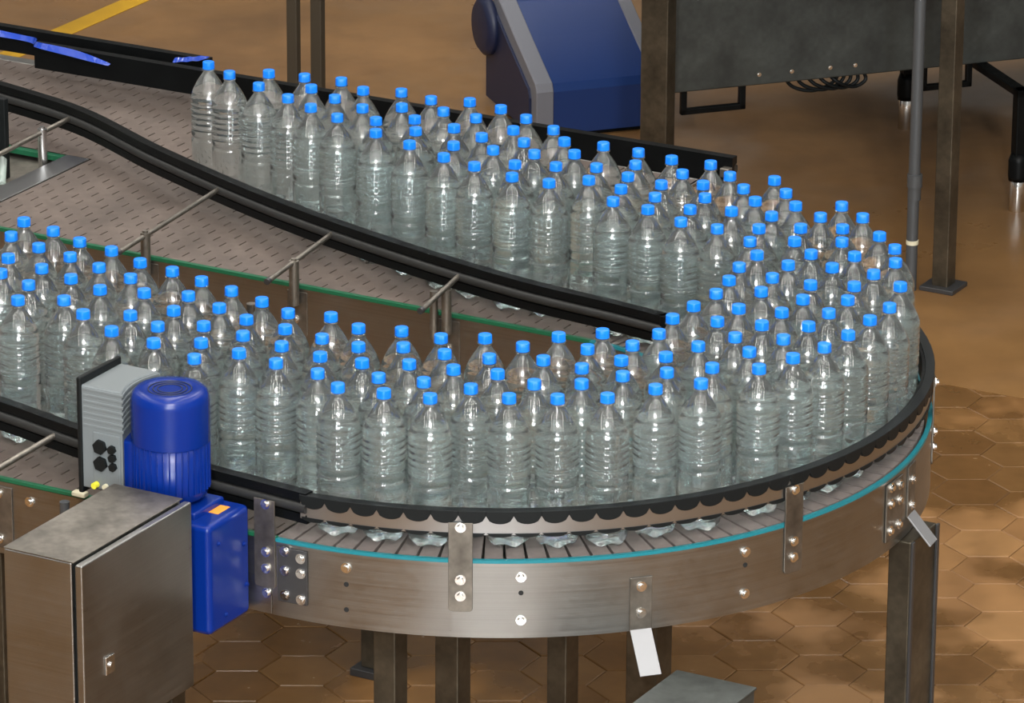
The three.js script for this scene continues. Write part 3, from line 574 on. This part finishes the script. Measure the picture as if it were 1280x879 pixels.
// ---------------------------------------------------------------- machines and columns behind
const U = [0.664, -0.748], Nn = [0.748, 0.664];         // the machines behind stand at this angle
const TURN = Math.atan2(-U[1], U[0]);                    // local x runs along U, local z towards the hall
{
  const t = thing('grey_machine', 'large dark grey sheet-metal machine raised on legs above the floor', 'machine', [-1.70, 0, -4.012], TURN);
  part('casing', [span(0, 3.2, 0.40, 2.4, -0.10, 0, 0.006), span(0.60, 3.2, 0.42, 2.4, -1.25, -0.095, 0.006), span(0.20, 3.2, 1.08, 3.2, -1.3, 0.82, 0.006)], M.greyPaint, t, 'dark grey flat casing');
  const bx = (x0, x1, y0, y1, z0, z1) => span(x0, x1, y0, y1, z0, z1, 0.004);
  part('frame_loop', [bx(0.105, 0.125, 0.322, 0.402, -0.03, -0.01), bx(0.300, 0.322, 0.322, 0.402, -0.03, -0.01), bx(0.105, 0.322, 0.322, 0.342, -0.03, -0.01)], M.black, t, 'black U-shaped frame below the casing');
  part('frame_loop', [bx(1.075, 1.095, 0.322, 0.402, -0.03, -0.01), bx(0.92, 0.94, 0.322, 0.402, -0.03, -0.01), bx(0.92, 1.095, 0.322, 0.342, -0.03, -0.01)], M.black, t);
  for (let k = 0; k < 5; k++) { const x = 0.46 + k * 0.036; part('hose', tube([[x, 0.41, -0.05], [x + 0.03, 0.372 + 0.002 * k, -0.045 + 0.006 * k], [x + 0.10, 0.352, -0.04], [x + 0.17 - k * 0.008, 0.372, -0.045], [x + 0.20 - k * 0.02, 0.41, -0.05]], 0.006, 30, 8), M.rubber, t, 'looped black hose'); }
  for (const x of [0.36, 0.47, 0.60, 0.685]) { const b = boltHead.clone(); b.scale(0.6, 0.6, 0.6); b.translate(x, 0.435, 0); part('bolt', b, M.bolt, t); }
  const leg = (x, z, top) => { const g = new THREE.Group(); g.name = 'leg'; t.add(g);
    part('sleeve', [lathe([[0, 0.10], [0.030, 0.10], [0.032, 0.115], [0.032, 0.165], [0.024, 0.19], [0, 0.19]], 24).translate(x, 0, z), span(x - 0.02, x + 0.02, 0.18, top, z - 0.02, z + 0.02, 0.004)], M.black, g);
    part('chrome_foot', lathe([[0, 0], [0.026, 0], [0.026, 0.105], [0, 0.105]], 24).translate(x, 0, z), M.chrome, g, 'bright chrome foot'); };
  const loc = (X, Z) => { const dx = X + 1.70, dz = Z + 4.012; return [dx * U[0] + dz * U[1], dx * Nn[0] + dz * Nn[1]]; };
  const a = loc(-1.407, -5.275), b = loc(-0.735, -4.66); leg(a[0], a[1], 0.40); leg(b[0], b[1], 0.40);
  part('leg_bracket', span(b[0] - 0.02, b[0] + 0.02, 0.375, 0.400, -0.20, b[1] + 0.02, 0.004), M.black, t);
  leg(2.0, -0.2, 0.40); leg(2.8, -1.0, 0.40); leg(2.8, -0.2, 0.40);
}
{
  const t = thing('blue_machine', 'small blue rounded machine with grey edge trim standing behind the black rail', 'machine', [-2.372, 0, -4.555], TURN);
  const prof = o => [[0, 0.02], [0, 0.165 + o], [-0.012, 0.19 + o], [-0.17, 0.270 + o], [-0.21, 0.290 + o], [-0.36, 0.370 + o], [-0.43, 0.395 + o], [-0.43, 0.02]];
  const ext = (x0, x1, o, zo) => { const g = extrude(prof(o).map(([z, y]) => [-(z + zo), y]), x1 - x0, 0.003); g.rotateY(Math.PI / 2); g.translate(x0, 0, 0); return boxUV(g); };
  part('body', ext(0.01, 0.390, -0.004, -0.006), M.machineBlue, t, 'blue curved front');
  part('side_panel', ext(-0.038, -0.026, -0.03, -0.05), M.machineBlueDark, t);
  part('edge_trim', ext(-0.030, 0.030, 0, 0), M.greyTrim, t, 'grey edge trim');
  part('edge_trim', ext(0.375, 0.42, 0, 0), M.greyTrim, t);
  part('base', span(-0.02, 0.40, 0, 0.022, -0.42, -0.02, 0.003), M.black, t);
  part('drum', (() => { const g = lathe([[0, 0], [0.08, 0], [0.10, 0.015], [0.10, 0.035], [0.08, 0.05], [0, 0.05]], 28); g.rotateZ(Math.PI / 2); g.translate(-0.02, 0.27, -0.46); return g; })(), M.machineBlueDark, t, 'dark blue drum on the side');
}
function column(name, label, x, z, w, d, h, mat, plateSize) {
  const t = thing(name, label, 'column', [x, 0, z]);
  part('post', span(-w / 2, w / 2, 0.012, h, -d / 2, d / 2, 0.004), mat, t);
  if (plateSize) part('base_plate', span(-plateSize / 2, plateSize / 2, 0, 0.014, -plateSize / 2, plateSize / 2, 0.002), M.steelDark, t);
  return t;
}
column('steel_column', 'brown-grey steel column on a base plate beside a grey conduit pipe', -0.622, -3.862, 0.052, 0.060, ROOM.h, M.columnSteel, 0.11);
column('steel_column', 'broad stainless steel column between the blue and grey machines', -1.632, -3.925, 0.092, 0.058, ROOM.h, M.columnSteel, 0.13);
column('brown_post', 'dark brown post rising behind the rear rail, the one further from the blue machine', -3.20, -4.34, 0.040, 0.028, ROOM.h, M.brownPost, 0.08);
column('brown_post', 'dark brown post rising behind the rear rail, the one nearer the blue machine', -3.125, -4.37, 0.042, 0.030, ROOM.h, M.brownPost, 0);
{
  const t = thing('conduit_pipe', 'slim grey conduit pipe running up beside the steel column', 'pipe', [-0.702, 0, -3.800]);
  part('pipe', rod([0, 0, 0], [0.012, ROOM.h, 0.0], 0.0175), M.conduit, t);
  part('coupling', [rod([0.002, 0.325, -0.001], [0.002, 0.365, -0.001], 0.023), rod([0.002, 0.285, -0.001], [0.002, 0.325, -0.001], 0.020)], M.conduit, t);
  part('band', rod([0.001, 0.145, 0], [0.001, 0.158, 0], 0.0188), M.cream, t, 'white tape band');
}
{
  const t = thing('hanging_cable', 'thin dark cable hanging in a loop above the floor', 'cable');
  part('cable', tube([[-3.05, 1.3, -4.75], [-3.03, 0.72, -4.76], [-2.98, 0.52, -4.78], [-2.93, 0.47, -4.80], [-2.88, 0.52, -4.82], [-2.84, 0.72, -4.84], [-2.83, 1.3, -4.85]], 0.005, 60, 8), M.brownPost, t);
}
{
  const t = thing('guard_panel', 'black upright panel edge at the end of the divider rail', 'panel', [-1.936, 0.94, -0.86]);
  part('panel', span(-0.025, 0, 0.0, 0.25, -0.01, 0.01, 0.003), M.rubber, t);
}

scene.traverse(o => { if (o.isMesh) { o.castShadow = true; o.receiveShadow = true; } });
renderer.render(scene, camera);
